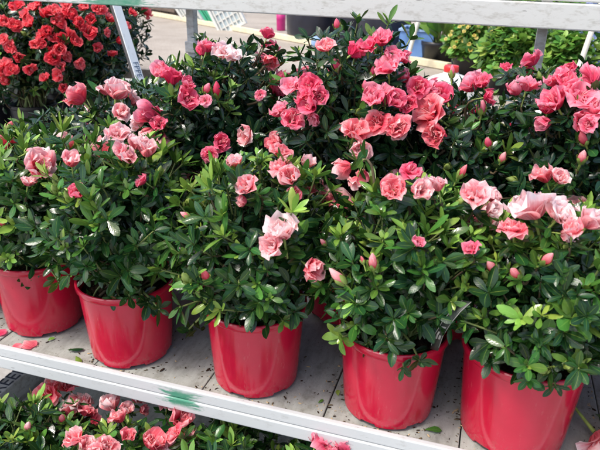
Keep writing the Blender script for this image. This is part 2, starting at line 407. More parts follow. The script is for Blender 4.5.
def grow(rng, base, C, R, n, leafmat, Lmean=.030, fresh=.3, theta_max=112, bumps=.16):
    """azalea crown: shoots to a lumpy ellipsoid, each leafy along its end"""
    LV, ST = Leaves(), Tubes(); tips = []
    bd = unit(rng.normal(0, 1, (6, 3))); bs = rng.uniform(-bumps, bumps, 6)
    ga = 2.399963
    cmin = math.cos(math.radians(theta_max))
    for i in range(n):
        cz = 1 - (1 - cmin) * (i + .5) / n + rng.normal(0, .04); cz = max(-.95, min(1, cz))
        az = i * ga + rng.normal(0, .18); sr = math.sqrt(max(0, 1 - cz * cz))
        d = np.array([sr * math.cos(az), sr * math.sin(az), cz])
        k = 1 + sum(s * max(0, float(d @ b)) ** 3 for s, b in zip(bs, bd))
        k *= rng.choice([rng.uniform(.9, 1.06), rng.uniform(.68, .9), rng.uniform(1.02, 1.2)], p=[.62, .24, .14])
        tip = C + d * R * k
        if tip[2] < base[2] - .055: tip[2] = base[2] - .055 + rng.uniform(0, .02)
        ax = unit(d * np.array([.85, .85, .6]) + np.array([0, 0, .5]) + rng.normal(0, .2, 3))
        s = rng.uniform(.055, .085)
        p0 = base + np.array([rng.normal(0, .012), rng.normal(0, .012), 0]); p1 = tip - ax * s * 1.6
        pts = bez(p0, p1, tip, 8); isf = rng.uniform() < fresh * (1.55 if d[2] > .45 else .8)
        if isf and d[2] > .2: ax = unit(ax + np.array([0, 0, .5]))
        ST.add(pts, .0022, .0009, 1 if isf or rng.uniform() < .45 else 0)
        age0 = rng.uniform(0, .30)
        m_ = rng.integers(7, 11)
        ref = unit(np.cross(ax, np.array([.3, .2, .93]) if abs(ax[2]) < .9 else np.array([1., 0, 0]))); bi = np.cross(ax, ref); a0 = rng.uniform(0, 6.28)
        for q in range(m_):
            t = q / m_; pp = tip - ax * s * (1 - t) * .92 - ax * .006
            a = a0 + q * ga; inc = math.radians(rng.uniform(55, 95) - 15 * t)
            rad = math.cos(a) * ref + math.sin(a) * bi
            dd = math.cos(inc) * ax + math.sin(inc) * rad; up = math.sin(inc) * ax - math.cos(inc) * rad
            up = up + np.array([0, 0, .5])
            l = Lmean * min(1.35, rng.lognormal(-.1, .25))
            LV.add(pp, dd, up + rng.normal(0, .2, 3), l, l * rng.uniform(.29, .43), max(0, age0 + rng.normal(0, .08)), rng.uniform(0, .6))
        if isf and d[2] > .3 and rng.uniform() < .55: rosette(LV, rng, tip, ax, Lmean * rng.uniform(1.05, 1.45), rng.uniform(.5, .9), 5, 4, .75, .30, (16, 56))
        elif isf: rosette(LV, rng, tip, ax, Lmean * rng.uniform(.85, 1.15), rng.uniform(.45, .92), rng.integers(4, 7), 3, .6)
        else: rosette(LV, rng, tip, ax, Lmean * rng.uniform(.9, 1.2), age0 + .1, rng.integers(5, 8), 2, .42)
        tips.append((tip, ax, isf))
    for i in range(int(n * .55)):            # old leafy wood inside the crown
        d = unit(rng.normal(0, 1, 3)); d[2] = abs(d[2]) * .9 - .25; d = unit(d); tip = C + d * R * rng.uniform(.35, .78)
        ax = unit(d + np.array([0, 0, .4]) + rng.normal(0, .4, 3)); ST.add(bez(base, tip - ax * .05, tip, 5), .0018, .0010, 0)
        for q in range(2): rosette(LV, rng, tip - ax * .018 * q, ax, Lmean * rng.uniform(.85, 1.15), rng.uniform(0, .2), 6, 1, .5, .42, (50, 100))
    return LV, ST, tips

# ------------------------------------------------------------------ flowers and buds
def petal_sheet(rng, R, phi, op, wid, ruff, seed, nv=9, nu=9, r0=.06, v0=0.0):
    """one ruffled petal: op 0 = upright, 1 = flat open"""
    v = np.linspace(0, 1, nv)[:, None]; u = np.linspace(-1, 1, nu)[None, :]
    w = R * wid * np.sin(PI * (.10 + .74 * v)) ** .8 * (1 - .12 * v)
    ang = np.radians(18 + (op * 82 - 8) * np.clip(v * 1.25, 0, 1) ** .8)      # lean from the axis
    dv = R / (nv - 1)
    rr = r0 * R + np.cumsum(np.sin(ang) * dv, 0); zz = np.cumsum(np.cos(ang) * dv, 0)
    ph = rng.uniform(0, 6.28, 4)
    edge = (.25 * np.abs(u) + v) ** 2
    rz = ruff * R * edge * (.75 * np.sin(u * 3.4 + ph[0] + 2 * v) + .38 * np.sin(u * 6.2 + ph[1]) + .30 * np.sin(v * 6 + u * 2 + ph[2]))
    tip = 1 - .16 * np.abs(u) ** 2.2 * v - .03 * v * np.cos(u * 4)
    nx, nz = np.cos(ang), -np.sin(ang)                                          # surface normal in the r-z plane (inside)
    cup = .22 * R * wid * (u ** 2) * (1 - .5 * op)
    r_ = rr * tip - nx * (cup - rz) ; z_ = zz * tip - nz * (cup - rz) * 1.0
    t_ = w * u + ruff * .3 * R * edge * np.sin(v * 8 + ph[3]) * u
    X = r_ * math.cos(phi) - t_ * math.sin(phi); Y = r_ * math.sin(phi) + t_ * math.cos(phi)
    V = np.stack([X, Y, z_ + 0 * u], -1).reshape(-1, 3)
    Q = [(j * nu + i, j * nu + i + 1, (j + 1) * nu + i + 1, (j + 1) * nu + i) for j in range(nv - 1) for i in range(nu - 1)]
    return V, np.array(Q), (u + 0 * v).ravel(), (v0 + (1 - v0) * v + 0 * u).ravel()
def flower_mesh(seed, mat, R=.027, openness=.8, inner=8):
    rng = np.random.default_rng(seed); Vs, Qs, us, vs, rs, mi, n = [], [], [], [], [], [], 0
    def put(V, Q, u, v, m_):
        nonlocal n
        Vs.append(V); Qs.append(Q + n); us.append(u); vs.append(v); rs.append(np.full(len(V), rng.uniform())); mi.extend([m_] * len(Q)); n += len(V)
    a0 = rng.uniform(0, 6.28)
    for k in range(5):
        put(*petal_sheet(rng, R * rng.uniform(.9, 1.25), a0 + k * 2 * PI / 5 + rng.normal(0, .14), openness * rng.uniform(.62, 1.22), rng.uniform(.62, .80), .15, k), 0)
    for k in range(4):
        put(*petal_sheet(rng, R * rng.uniform(.80, 1.1), a0 + .63 + k * 2 * PI / 4 + rng.normal(0, .3), openness * rng.uniform(.3, .85), rng.uniform(.5, .7), .18, k), 0)
    for k in range(inner):
        put(*petal_sheet(rng, R * rng.uniform(.55, .9), rng.uniform(0, 6.28), openness * rng.uniform(.0, .5), rng.uniform(.36, .56), .21, k, 7, 7), 0)
    # calyx and stalk under the flower
    for k in range(5):
        V, Q, u, v = petal_sheet(rng, R * .34, k * 2 * PI / 5, .35, .4, .05, k, 4, 3, .04)
        V[:, :2] *= 1.12; V[:, 2] -= R * .03; put(V, Q, u, v, 1)
    T = Tubes(); T.add(np.array([[0, 0, .002], [0.001, 0, -.008], [.002, .001, -.024]]), .0022, .0014, 0, 6)
    put(T.V[0], np.array(T.Q), np.zeros(len(T.V[0])), np.zeros(len(T.V[0])), 1)
    for k in range(5):
        a = rng.uniform(0, 6.28); e = R * rng.uniform(.15, .35); T = Tubes()
        T.add(bez(np.array([0, 0, R * .15]), np.array([0, 0, R * .6]), np.array([e * math.cos(a), e * math.sin(a), R * rng.uniform(.85, 1.0)]), 5), .0005, .0004, 0, 4)
        put(T.V[0], np.array(T.Q), np.zeros(len(T.V[0])), np.zeros(len(T.V[0])), 2)
    return np_mesh('flower', np.concatenate(Vs), np.concatenate(Qs), [mat, M['calyx'], M['stamen']],
                   {'leaf_u': np.concatenate(us), 'leaf_v': np.concatenate(vs), 'leaf_rnd': np.concatenate(rs)}, mi)
def bud_mesh(seed, mat, H=.020, r=.0058):
    """a furled bud: wrapped petals with a spiral seam over a green calyx"""
    rng = np.random.default_rng(seed); Vs, Qs, us, vs, mi, n = [], [], [], [], [], 0
    nv, nu = 9, 12
    v = np.linspace(0, 1, nv)[:, None]; a = np.linspace(0, 2 * PI, nu, endpoint=False)[None, :]
    prof = np.sin(PI * np.clip(.10 + .90 * v, 0, 1)) ** .75 * (1 - .25 * v)
    rr = r * prof * (1 + .12 * np.sin(3 * (a + v * 2.4))); rr[-1] = r * .05
    V = np.stack([rr * np.cos(a + v * .5), rr * np.sin(a + v * .5), H * v + 0 * a], -1).reshape(-1, 3)
    Q = [(j * nu + i, j * nu + (i + 1) % nu, (j + 1) * nu + (i + 1) % nu, (j + 1) * nu + i) for j in range(nv - 1) for i in range(nu)]
    Vs.append(V); Qs.append(np.array(Q)); us.append((np.sin(3 * (a + v * 2.4)) * .9).ravel()); vs.append((.30 + v * .65 + 0 * a).ravel()); mi += [0] * len(Q); n = len(V)
    for k in range(5):
        L = H * rng.uniform(.42, .72)
        vv = np.linspace(0, 1, 5)[:, None]; uu = np.linspace(-1, 1, 3)[None, :]
        ph = k * 2 * PI / 5; rad = r * (.35 + .85 * np.sin(PI * np.clip(.1 + .5 * vv, 0, 1))) + .0009 - .0006 * uu ** 2
        w = .62 * np.sin(PI * (.25 + .72 * vv)); ang = ph + uu * w
        W = np.stack([rad * np.cos(ang), rad * np.sin(ang), L * vv - .0015 + 0 * uu], -1).reshape(-1, 3)
        q = np.array([(j * 3 + i, j * 3 + i + 1, (j + 1) * 3 + i + 1, (j + 1) * 3 + i) for j in range(4) for i in range(2)])
        Vs.append(W); Qs.append(q + n); us.append((uu + 0 * vv).ravel()); vs.append((vv + 0 * uu).ravel()); mi += [1] * len(q); n += len(W)
    T = Tubes(); T.add(np.array([[0, 0, .001], [.0, 0, -.006], [.002, .001, -.018]]), .0018, .0012, 0, 6)
    Vs.append(T.V[0]); Qs.append(np.array(T.Q) + n); us.append(np.zeros(len(T.V[0]))); vs.append(np.zeros(len(T.V[0]))); mi += [1] * len(T.Q)
    u_, v_ = np.concatenate(us), np.concatenate(vs)
    return np_mesh('bud', np.concatenate(Vs), np.concatenate(Qs), [mat, M['calyx']], {'leaf_u': u_, 'leaf_v': v_, 'leaf_rnd': np.full(len(u_), .5)}, mi)
FL, BD = {}, {}
for ci, c in enumerate(('salmon', 'rose', 'crimson', 'pale')):
    FL[c] = [flower_mesh(100 + 10 * ci + k, M[c], .027, op, inn) for k, (op, inn) in enumerate(((.95, 5), (.8, 4), (.62, 4), (.9, 7), (.42, 3), (.55, 5), (1.0, 3), (.72, 6)))]
    BD[c] = [bud_mesh(200 + 10 * ci + k, M[c], h, r) for k, (h, r) in enumerate(((.021, .0060), (.017, .0052), (.024, .0055)))]
GREEN_BUD = bud_mesh(300, M['calyx'], .015, .0042)

def put_oriented(name, me, parent, p, axis, scale, spin):
    o = link_mesh(name, me, parent)
    q = Vector(axis).to_track_quat('Z', 'Y')
    o.rotation_mode = 'QUATERNION'; o.rotation_quaternion = q @ Vector((0, 0, 1)).rotation_difference(Vector((0, 0, 1)))
    o.rotation_quaternion = q @ Matrix.Rotation(spin, 3, 'Z').to_quaternion()
    o.location = Vector(p) - parent.location; o.scale = (scale,) * 3
    return o
def crown_hit(px, py, C, R, k=1.0):
    """where the line of sight meets the crown; nearest approach if it passes beside it"""
    d = ray(px, py); o = (CAM - C) / (R * k); dd = d / (R * k)
    a, b, c = dd @ dd, o @ dd, o @ o - 1
    disc = b * b - a * c
    t = (-b - math.sqrt(disc)) / a if disc > 0 else -b / a
    p = CAM + d * t
    return p, unit((p - C) / R ** 2)

# ------------------------------------------------------------------ pots
def pot_bm(rt=.0645, rb=.054, h=.112, notches=6, seg=192):
    bm = bmesh.new()
    lip, drop = .0032, .010
    def rad(z): return rb + (rt - lip - rb) * (z / (h - drop))
    prof = [(rb - .012, .001), (rb - .0035, 0.0), (rb, .003), (rad(.010), .010), (rad(.03), .03), (rad(.06), .06), (rad(.085), .085), (rad(h - drop), h - drop),
            (rt - .0012, h - drop + .0012), (rt, h - drop + .003), (rt, h - .0012), (rt - .001, h), (rt - .0030, h), (rt - .0042, h - .0015), (rt - .006, h - .02), (rt - .008, h - .05)]
    rings = add_lathe(bm, prof, seg)
    w = 5
    for k in range(notches):
        a = int(seg * (k + .5) / notches)
        for i in range(a - w, a + w + 1):
            for ri, zz in ((1, .0050), (2, .0058)):
                rings[ri][i % seg].co.z = zz
            rings[0][i % seg].co.z = .0050
    bm.faces.new(list(reversed(rings[0])))
    return bm
def shared_pot(mat, **kw):
    bm = pot_bm(**kw); bmesh.ops.recalc_face_normals(bm, faces=bm.faces)
    me = bpy.data.meshes.new('pot'); bm.to_mesh(me); bm.free(); me.materials.append(mat)
    me.polygons.foreach_set('use_smooth', [True] * len(me.polygons)); me.set_sharp_from_angle(angle=math.radians(38))
    return me
POT = shared_pot(M['pot'])
BLACK_POT = shared_pot(M['black_pot'], rt=.058, rb=.044, h=.105)
def soil_mesh(r, z, seed):
    rng = np.random.default_rng(seed); nr, na = 9, 30; V = [(0, 0, z)]
    for i in range(1, nr):
        for j in range(na):
            a = 2 * PI * j / na; rr = r * i / (nr - 1)
            V.append((rr * math.cos(a), rr * math.sin(a), z + (rng.normal(0, .0022) if i < nr - 1 else 0)))
    Q = [(0, 1 + j, 1 + (j + 1) % na, 1 + (j + 1) % na) for j in range(na)]
    me = bpy.data.meshes.new('soil')
    faces = [(0, 1 + j, 1 + (j + 1) % na) for j in range(na)] + [(1 + (i - 1) * na + j, 1 + i * na + j, 1 + i * na + (j + 1) % na, 1 + (i - 1) * na + (j + 1) % na) for i in range(1, nr - 1) for j in range(na)]
    me.from_pydata(V, [], faces)
    # crumbs of bark and perlite
    bm = bmesh.new(); bm.from_mesh(me)
    for k in range(110):
        a, rr = rng.uniform(0, 6.28), r * math.sqrt(rng.uniform(0, .93)); s = rng.uniform(.0012, .0035)
        mt = Matrix.Translation((rr * math.cos(a), rr * math.sin(a), z + s * .4)) @ Matrix.Rotation(rng.uniform(0, 3), 4, Vector(unit(rng.normal(0, 1, 3)))) @ Matrix.Diagonal((s * rng.uniform(.8, 2), s, s * .7, 1))
        bmesh.ops.create_icosphere(bm, subdivisions=1, radius=1, matrix=mt)
    bm.to_mesh(me); bm.free(); me.materials.append(M['soil'])
    return me
SOIL = soil_mesh(.0575, .097, 5); SOIL_B = soil_mesh(.050, .09, 6)

SPRIGS = []
def azalea(label, group, x, y, z0, C, R, n, seed, colour, flowers, buds, leafmat='leaf', potme=None, soilme=None, Lmean=.0205, fresh=.3, extra=3, theta=112, greenbuds=7, fsize=1.0):
    rng = np.random.default_rng(seed)
    root = thing('potted_azalea', label, 'potted plant', (x, y, z0), group)
    p = link_mesh('pot', potme or POT, root); p.rotation_euler.z = rng.uniform(0, 6.28)
    link_mesh('soil', soilme or SOIL, root)
    C = np.array(C); R = np.array(R); base = np.array([x, y, z0 + .098])
    LV, ST, tips = grow(rng, base, C, R, int(n * 2.05), leafmat, Lmean, fresh, theta)
    off = np.array([x, y, z0])
    def flower(p, nrm, s, col):
        ax = unit(nrm * .70 + np.array([0, 0, .42]) + .08 * unit(CAM - p) + rng.normal(0, .40, 3))
        p = p - ax * .012 * s
        k = 1.0 if s < .6 else .92
        o = put_oriented('flower', FL[col][rng.integers(0, 8)], root, p, ax, s * k, rng.uniform(0, 6.28))
        o.scale = (s * k * rng.uniform(.85, 1.1), s * k * rng.uniform(.85, 1.1), s * k * rng.uniform(1.0, 1.4))
        stem0 = p - ax * .022 * s; inner = C + (stem0 - C) * .72
        if s > .6:                                  # smaller blooms of the same truss
            for q in range(int(rng.choice([0, 1, 2], p=[.5, .4, .1] if colour == 'crimson' else [.15, .5, .35]))):
                sd = unit(np.cross(ax, rng.normal(0, 1, 3))); p2 = p + sd * rng.uniform(.016, .026) * s - ax * rng.uniform(0, .010) * s; s2 = s * rng.uniform(.5, .82)
                o2 = put_oriented('flower', FL[col][rng.integers(0, 8)], root, p2, unit(ax + sd * rng.uniform(.5, 1.3)), s2, rng.uniform(0, 6.28)); o2.scale = (s2, s2 * rng.uniform(.8, 1.05), s2 * rng.uniform(1.0, 1.45))
        ST.add(bez(stem0, stem0 - ax * .015, inner, 5), .0014, .0018, 0)
        for q in range(2):
            rosette(LV, rng, p - ax * (.010 + .012 * q) * s, ax, Lmean * rng.uniform(.9, 1.15), rng.uniform(.1, .5), 5, 0, .5, .4, (62, 95))
        return o
    for f in flowers:
        px, py, size = f[:3]; col = f[3] if len(f) > 3 else colour
        pp, nrm = crown_hit(px, py, C, R, 1.19)
        dist = np.linalg.norm(pp - CAM)
        s = size * dist / F_PX / (.053 if colour == 'crimson' else .050)
        flower(pp, nrm, s, col)
    for b in buds:
        px, py, size = b[:3]; col = b[3] if len(b) > 3 else colour
        pp, nrm = crown_hit(px, py, C, R, 1.08)
        s = size * np.linalg.norm(pp - CAM) / F_PX / .021
        ax = unit(nrm * .6 + np.array([0, 0, .6]) + rng.normal(0, .38, 3)); s *= .88
        put_oriented('bud', BD[col][rng.integers(0, 3)], root, pp - ax * .01 * s, ax, s, rng.uniform(0, 6.28))
        ST.add(bez(pp - ax * .02, pp - ax * .032, C + (pp - C) * .68, 5), .0012, .0015, 0)
        rosette(LV, rng, pp - ax * .014, ax, Lmean * rng.uniform(.8, 1.1), rng.uniform(.3, .65), 5, 0, .5, .4, (40, 75))
    # blooms on the far side of the crown
    for k in range(extra):
        a = rng.uniform(.3, PI - .3); e = rng.uniform(.1, .8)
        d = np.array([math.cos(a) * math.cos(e), math.sin(a) * math.cos(e), math.sin(e)])
        if d @ unit(CAM - C) > .1: continue
        flower(C + d * R * 1.04, unit(d / R), rng.uniform(.8, 1.05) * fsize, colour)
    for px, py, py_y, L, age in [q[:5] for q in SPRIGS if q[5] == x]:     # low shoots hanging over the rim
        tip = on_y(px, py, py_y); h0 = np.array([x + (tip[0] - x) * .35, y - .03, z0 + .135])
        ax = unit((tip - h0) * np.array([1, 1, .4]) + np.array([0, -.01, .012]))
        ST.add(bez(base, h0, tip, 7), .0022, .0012, 1)
        rosette(LV, rng, tip, ax, L, age, 6, 2, .55, .46, (42, 80)); rosette(LV, rng, tip - ax * .014, ax, L * .95, max(0, age - .2), 4, 0, .5, .46, (60, 95))
    idx = rng.permutation(len(tips))[:greenbuds]
    for k in idx:
        tip, ax, isf = tips[k]
        put_oriented('bud', GREEN_BUD, root, tip + ax * .002, ax, rng.uniform(.8, 1.15), 0)
    fo = link_mesh('foliage', LV.mesh('foliage', M[leafmat], rng), root); fo.location = -Vector(off)
    so = link_mesh('stem', ST.mesh('stem', [M['bark'], M['green_stem']]), root); so.location = -Vector(off)
    return root
# ------------------------------------------------------------------ setting: ground, bench, stands
bm = bmesh.new(); vs = [bm.verts.new(c) for c in ((-120, -120, -.62), (120, -120, -.62), (120, 160, -.62), (-120, 160, -.62))]; bm.faces.new(vs)
tag(bm_obj('ground', bm, M['ground']), kind='structure')

BZ = .20
root = thing('display_bench', 'long pinkish grey display bench behind the plant stand', 'bench', (0, 1.1, -.62))
def at_root(o, r): o.location = -r.location; return o
bm = bmesh.new()
pts = [(-.825, 1.12), (2.2, 1.12), (2.2, 4.4), (-3.6, 4.4), (-3.6, 1.615), (-.825, 1.615)]
lo = [bm.verts.new((x, y, BZ - .03)) for x, y in pts]; hi = [bm.verts.new((x, y, BZ)) for x, y in pts]
bm.faces.new(hi); bm.faces.new(lo[::-1])
for i in range(6): j = (i + 1) % 6; bm.faces.new((lo[i], lo[j], hi[j], hi[i]))
at_root(bm_obj('bench_top', bm, M['bench'], root), root)
for x, y in ((-.7, 1.22), (.7, 1.22), (2.1, 1.22), (-3.5, 1.76), (-2.2, 1.76), (-3.5, 4.3), (-1.2, 4.3), (.7, 4.3), (2.1, 4.3)):
    at_root(box_obj('leg', M['dark_metal'], (x - .025, x + .025, y - .025, y + .025, -.62, BZ - .03), root), root)

stand = thing('plant_stand', 'grey boarded plant stand with whitish rails splashed with green paint', 'plant stand', (-.2, .78, -.62))
X0, X1, YF, YB = -1.25, .74, .5605, 1.0
rng = np.random.default_rng(3)
bm = bmesh.new(); x = -1.252; W = .159
while x < X1:
    dz = rng.uniform(-.0008, .0008)
    add_box(bm, max(X0, x + .0007), min(X1, x + W - .0007), YF + .001, YB, -.018 + dz, dz); x += W
# joints fall at -.146, .013, .172
at_root(bm_obj('shelf_board', bm, M['boards'], stand, bevel=.0012), stand)
at_root(box_obj('shelf_tray', M['dark_metal'], (X0, X1, YF + .002, YB, -.030, -.021), stand, 0), stand)
bm = bmesh.new()
add_box(bm, X0, X1, YF - .008, YF, -.012, .0035); add_box(bm, X0, X1, YF - .0095, YF - .001, -.031, -.0126)
at_root(bm_obj('front_rail', bm, M['front_rail'], stand, bevel=.0016), stand)
bm = bmesh.new()
ra, rb_ = on_y(120, 6, YB - .012), on_y(600, 32, YB - .012); ks = (rb_[2] - ra[2]) / (rb_[0] - ra[0]); zr = lambda x: ra[2] + ks * (x - ra[0])
for b in ((YB - .012, YB + .012, 0, .036), (YB - .006, YB + .016, .038, .056)):
    for v in add_box(bm, X0, X1, *b): v.co.z += zr(v.co.x)
at_root(bm_obj('back_rail', bm, M['back_rail'], stand, bevel=.002), stand)
px_posts = [on_y(193, 35, 1.04)[0], on_y(541, 38, 1.04)[0]]
for x in [X0 + .015] + px_posts + [X1 - .015]:
    bm = bmesh.new(); add_box(bm, x - .0075, x + .0075, 1.03, 1.047, -.62, zr(x) + .054)
    if x == px_posts[0]:
        add_box(bm, x - .0095, x + .0105, 1.024, 1.0295, .345, .365)
    at_root(bm_obj('post', bm, M['post_metal'], stand, bevel=.0015), stand)
for x in (X0 + .015, X1 - .015):
    at_root(box_obj('post', M['post_metal'], (x - .0125, x + .0125, YF + .004, YF + .028, -.62, -.032), stand), stand)
# the lower deck with its lettered side rail
LX, LZ = -.868, -.34
bm = bmesh.new(); x = LX + .03
while x < X1:
    add_box(bm, x + .002, min(X1, x + W - .002), .30, 1.0, LZ - .018, LZ + rng.uniform(-.0008, 0)); x += W
at_root(bm_obj('lower_shelf', bm, M['boards'], stand, bevel=.0012), stand)
sr = box_obj('side_rail', M['post_metal'], (LX - .010, LX + .022, .28, 1.02, LZ - .03, LZ + .042), stand); at_root(sr, stand)
for y in (.31, .99):
    at_root(box_obj('leg', M['dark_metal'], (LX - .005, LX + .02, y - .012, y + .012, -.62, LZ - .0305), stand), stand)
mt = Matrix(((0, 0, 1, LX + .0235), (1, 0, 0, .79), (0, 1, 0, LZ + .010), (0, 0, 0, 1)))
t_ = text_obj('lettering', 'REEF', M['ink'], .040, Matrix(), sr)
mtop = Matrix(((0, -1, 0, LX + .006), (1, 0, 0, .80), (0, 0, 1, LZ + .0425), (0, 0, 0, 1)))
t_.matrix_local = mtop

# the second stand with the crimson plants
RZ = .06
rs = thing('flower_stand', 'dark stand with white lettered strut holding the crimson azaleas', 'plant stand', (-1.3, 1.35, -.62))
at_root(box_obj('shelf_board', M['dark_metal'], (-1.95, -.83, 1.14, 1.60, RZ - .02, RZ), rs), rs)
for x, y in ((-1.92, 1.17), (-.86, 1.17), (-1.92, 1.57), (-.86, 1.57)):
    at_root(box_obj('leg', M['dark_metal'], (x - .015, x + .015, y - .015, y + .015, -.62, RZ - .0205), rs), rs)
pa, pb = Vector(on_y(115, 0, 1.155)), Vector(on_y(144, 92, 1.125)); dirp = (pb - pa).normalized()
pa = pa - dirp * .10; pb = pb + dirp * .12
bm = bmesh.new(); add_bar(bm, pb, pa, .019, .003)
st_ = at_root(bm_obj('strut', bm, M['white_post'], rs, bevel=.0008), rs)
bm = bmesh.new(); off = Vector((-.0155, .012, 0)); add_bar(bm, pb + off, pa + off, .006, .020)
at_root(bm_obj('strut_flange', bm, M['dark_metal'], rs, bevel=.0008), rs)
q = (pa - pb).to_track_quat('Z', 'Y').to_matrix()
zc_ = q @ Vector((0, 0, 1)); ya_ = q @ Vector((0, 1, 0)); xa_ = q @ Vector((1, 0, 0))
nrm = ya_ if ya_.y < 0 else -ya_
mid = Vector(on_y(137.5, 70, 1.135)); mid = pb + (pa - pb) * ((mid - pb).dot(zc_) / (pa - pb).length) + nrm * .0017
tx = -zc_; ty = nrm.cross(tx)
mt = Matrix(((tx.x, ty.x, nrm.x, mid.x), (tx.y, ty.y, nrm.y, mid.y), (tx.z, ty.z, nrm.z, mid.z), (0, 0, 0, 1)))
text_obj('lettering', 'FPPE', M['grey_ink'], .017, mt, st_)

# ------------------------------------------------------------------ azaleas on the front stand
FRONT_X = [-.745, -.592, -.430, -.245, -.071, .075, .255]
rg = np.random.default_rng(11)
front = []
for x in FRONT_X:
    fy = .640 if x < -.5 else .617
    front.append(dict(x=x, y=fy, z=0.0, C=np.array([x + .005, fy + .009, .182]), R=np.array([.098, .104, .100])))
front[2]['C'] += np.array([-.005, 0, .008]); front[4]['C'] += np.array([0, 0, .004]); front[5]['R'] += np.array([.010, .0, -.006]); front[5]['C'] += np.array([.012, 0, -.004])
BACK = [(-.66, .185, .08), (-.515, .230, .095), (-.378, .285, .105), (-.175, .30, .122), (-.035, .240, .105), (.105, .265, .115), (.27, .26, .115)]
back = []
for x, zc, rz in BACK:
    back.append(dict(x=x, y=.815, z=0.0, C=np.array([x, .81, zc]), R=np.array([.100, .114, rz])))
red = []
for x, y, zc in ((-.945, 1.25, .305), (-1.085, 1.25, .30), (-1.225, 1.25, .30), (-.985, 1.44, .34), (-1.13, 1.44, .345), (-1.275, 1.44, .34), (-1.42, 1.44, .34)):
    red.append(dict(x=x, y=y, z=RZ, C=np.array([x, y, zc - .02]), R=np.array([.108, .115, .15])))
low = []
for x, y, zt in ((-.54, .49, -.135), (-.405, .48, -.135), (-.27, .535, -.135), (-.13, .555, -.135)):
    low.append(dict(x=x, y=y, z=LZ, C=np.array([x, y, zt]), R=np.array([.092, .10, .088])))
for r_ in (front, back, red, low):
    for d in r_: d['fl'] = []; d['bu'] = []
def assign(rows, items, key):
    for it in items:
        best = None
        for d in rows:
            p, n_ = crown_hit(it[0], it[1], d['C'], d['R'], 1.06)
            miss = max(0, np.linalg.norm((p - d['C']) / d['R']) - 1.07)
            sc = miss * 3 + np.linalg.norm(p - CAM) * .5
            if best is None or sc < best[0]: best = (sc, d)
        best[1][key].append(it)
S_, R_, P_ = 'salmon', 'rose', 'pale'
assign(front, [
    (38, 167, 30, P_), (72, 163, 22), (77, 193, 24, R_), (28, 183, 16), (125, 157, 24, P_), (147, 153, 24), (143, 181, 16, R_), (118, 135, 22, P_), (137, 145, 24, P_),
    (235, 163, 20), (248, 186, 30), (280, 153, 26), (290, 178, 28), (307, 165, 18), (283, 233, 38, P_), (310, 267, 27),
    (347, 167, 28), (393, 192, 28), (410, 172, 22, R_), (420, 191, 28), (438, 187, 24, P_), (475, 196, 32, P_),
    (545, 178, 26), (533, 212, 44, P_), (513, 230, 26), (560, 215, 34, P_), (590, 222, 36, P_), (572, 232, 24), (472, 250, 16, R_), (417, 243, 14, R_)], 'fl')
assign(front, [(185, 215, 12), (183, 250, 10), (338, 277, 22), (373, 262, 20), (362, 259, 11), (205, 275, 18), (323, 242, 10), (490, 265, 20), (515, 273, 18), (547, 259, 20),
               (462, 172, 15), (2, 222, 12), (30, 150, 12), (70, 143, 15)], 'bu')
assign(back, [
    (80, 99, 28, S_), (117, 93, 32, P_), (121, 113, 20, S_), (150, 115, 26), (150, 132, 24, P_), (160, 125, 20), (172, 80, 28), (163, 72, 20), (187, 99, 22), (147, 147, 20, S_),
    (207, 48, 22), (222, 53, 22, P_), (232, 57, 20, P_), (267, 36, 16), (271, 47, 16), (273, 59, 16, S_), (260, 95, 12, R_), (247, 137, 20, S_), (220, 143, 24), (277, 143, 22, S_), (205, 100, 14),
    (292, 88, 22), (310, 85, 26), (312, 103, 28), (292, 120, 28), (305, 97, 20), (353, 53, 22), (367, 47, 24), (382, 42, 22), (393, 58, 22), (388, 69, 24), (327, 48, 18, S_), (372, 100, 28), (385, 94, 20),
    (392, 100, 24), (355, 133, 30, S_), (377, 124, 32, S_), (402, 58, 14), (417, 88, 28), (407, 104, 26), (430, 113, 38, S_), (440, 98, 28), (425, 95, 24), (472, 87, 26), (487, 97, 18), (480, 80, 16),
    (532, 62, 22), (527, 87, 22), (515, 92, 20), (507, 68, 12), (558, 82, 22), (555, 104, 32), (580, 97, 32), (568, 84, 22), (597, 110, 28), (593, 80, 22), (568, 72, 16), (547, 110, 20), (590, 125, 16)], 'fl')
assign(back, [(10, 125, 14, S_), (25, 145, 14, S_), (217, 90, 17), (207, 88, 14), (337, 64, 18), (337, 24, 13), (373, 70, 14), (482, 107, 16), (488, 142, 14), (583, 138, 16, S_), (440, 138, 14), (452, 72, 12), (365, 85, 12), (503, 157, 13, S_), (583, 155, 18, S_)], 'bu')
assign(red, [
    (26, 14, 14), (30, 24, 14), (54, 11, 17), (58, 22, 14), (77, 24, 14), (88, 32, 16), (76, 43, 14), (36, 46, 12), (60, 49, 14), (54, 57, 17), (6, 66, 16), (58, 76, 14), (45, 79, 11), (64, 87, 11),
    (98, 9, 16), (118, 41, 11), (4, 22, 14), (15, 26, 12), (42, 36, 14), (52, 37, 14), (3, 74, 14), (8, 82, 11), (84, 8, 12), (38, 3, 12), (66, 4, 12), (16, 6, 14), (62, 66, 11), (132, 13, 9), (106, 33, 9), (2, 40, 11), (70, 14, 12),
    (20, 57, 12), (34, 8, 13), (48, 30, 12), (70, 35, 13), (92, 20, 13), (110, 20, 12), (12, 48, 12), (80, 62, 11), (97, 48, 11), (112, 55, 10), (30, 68, 12), (125, 28, 10), (46, 16, 13), (62, 38, 12)], 'fl')
assign(low, [(86, 411, 24), (112, 406, 22), (120, 419, 20), (137, 398, 22), (167, 405, 18), (180, 419, 30), (175, 434, 18), (75, 440, 26), (107, 446, 24), (153, 445, 26), (330, 443, 36, R_), (318, 441, 26, R_), (345, 449, 24, R_), (128, 437, 14, S_)], 'fl')
assign(low, [(28, 425, 14), (62, 418, 12)], 'bu')

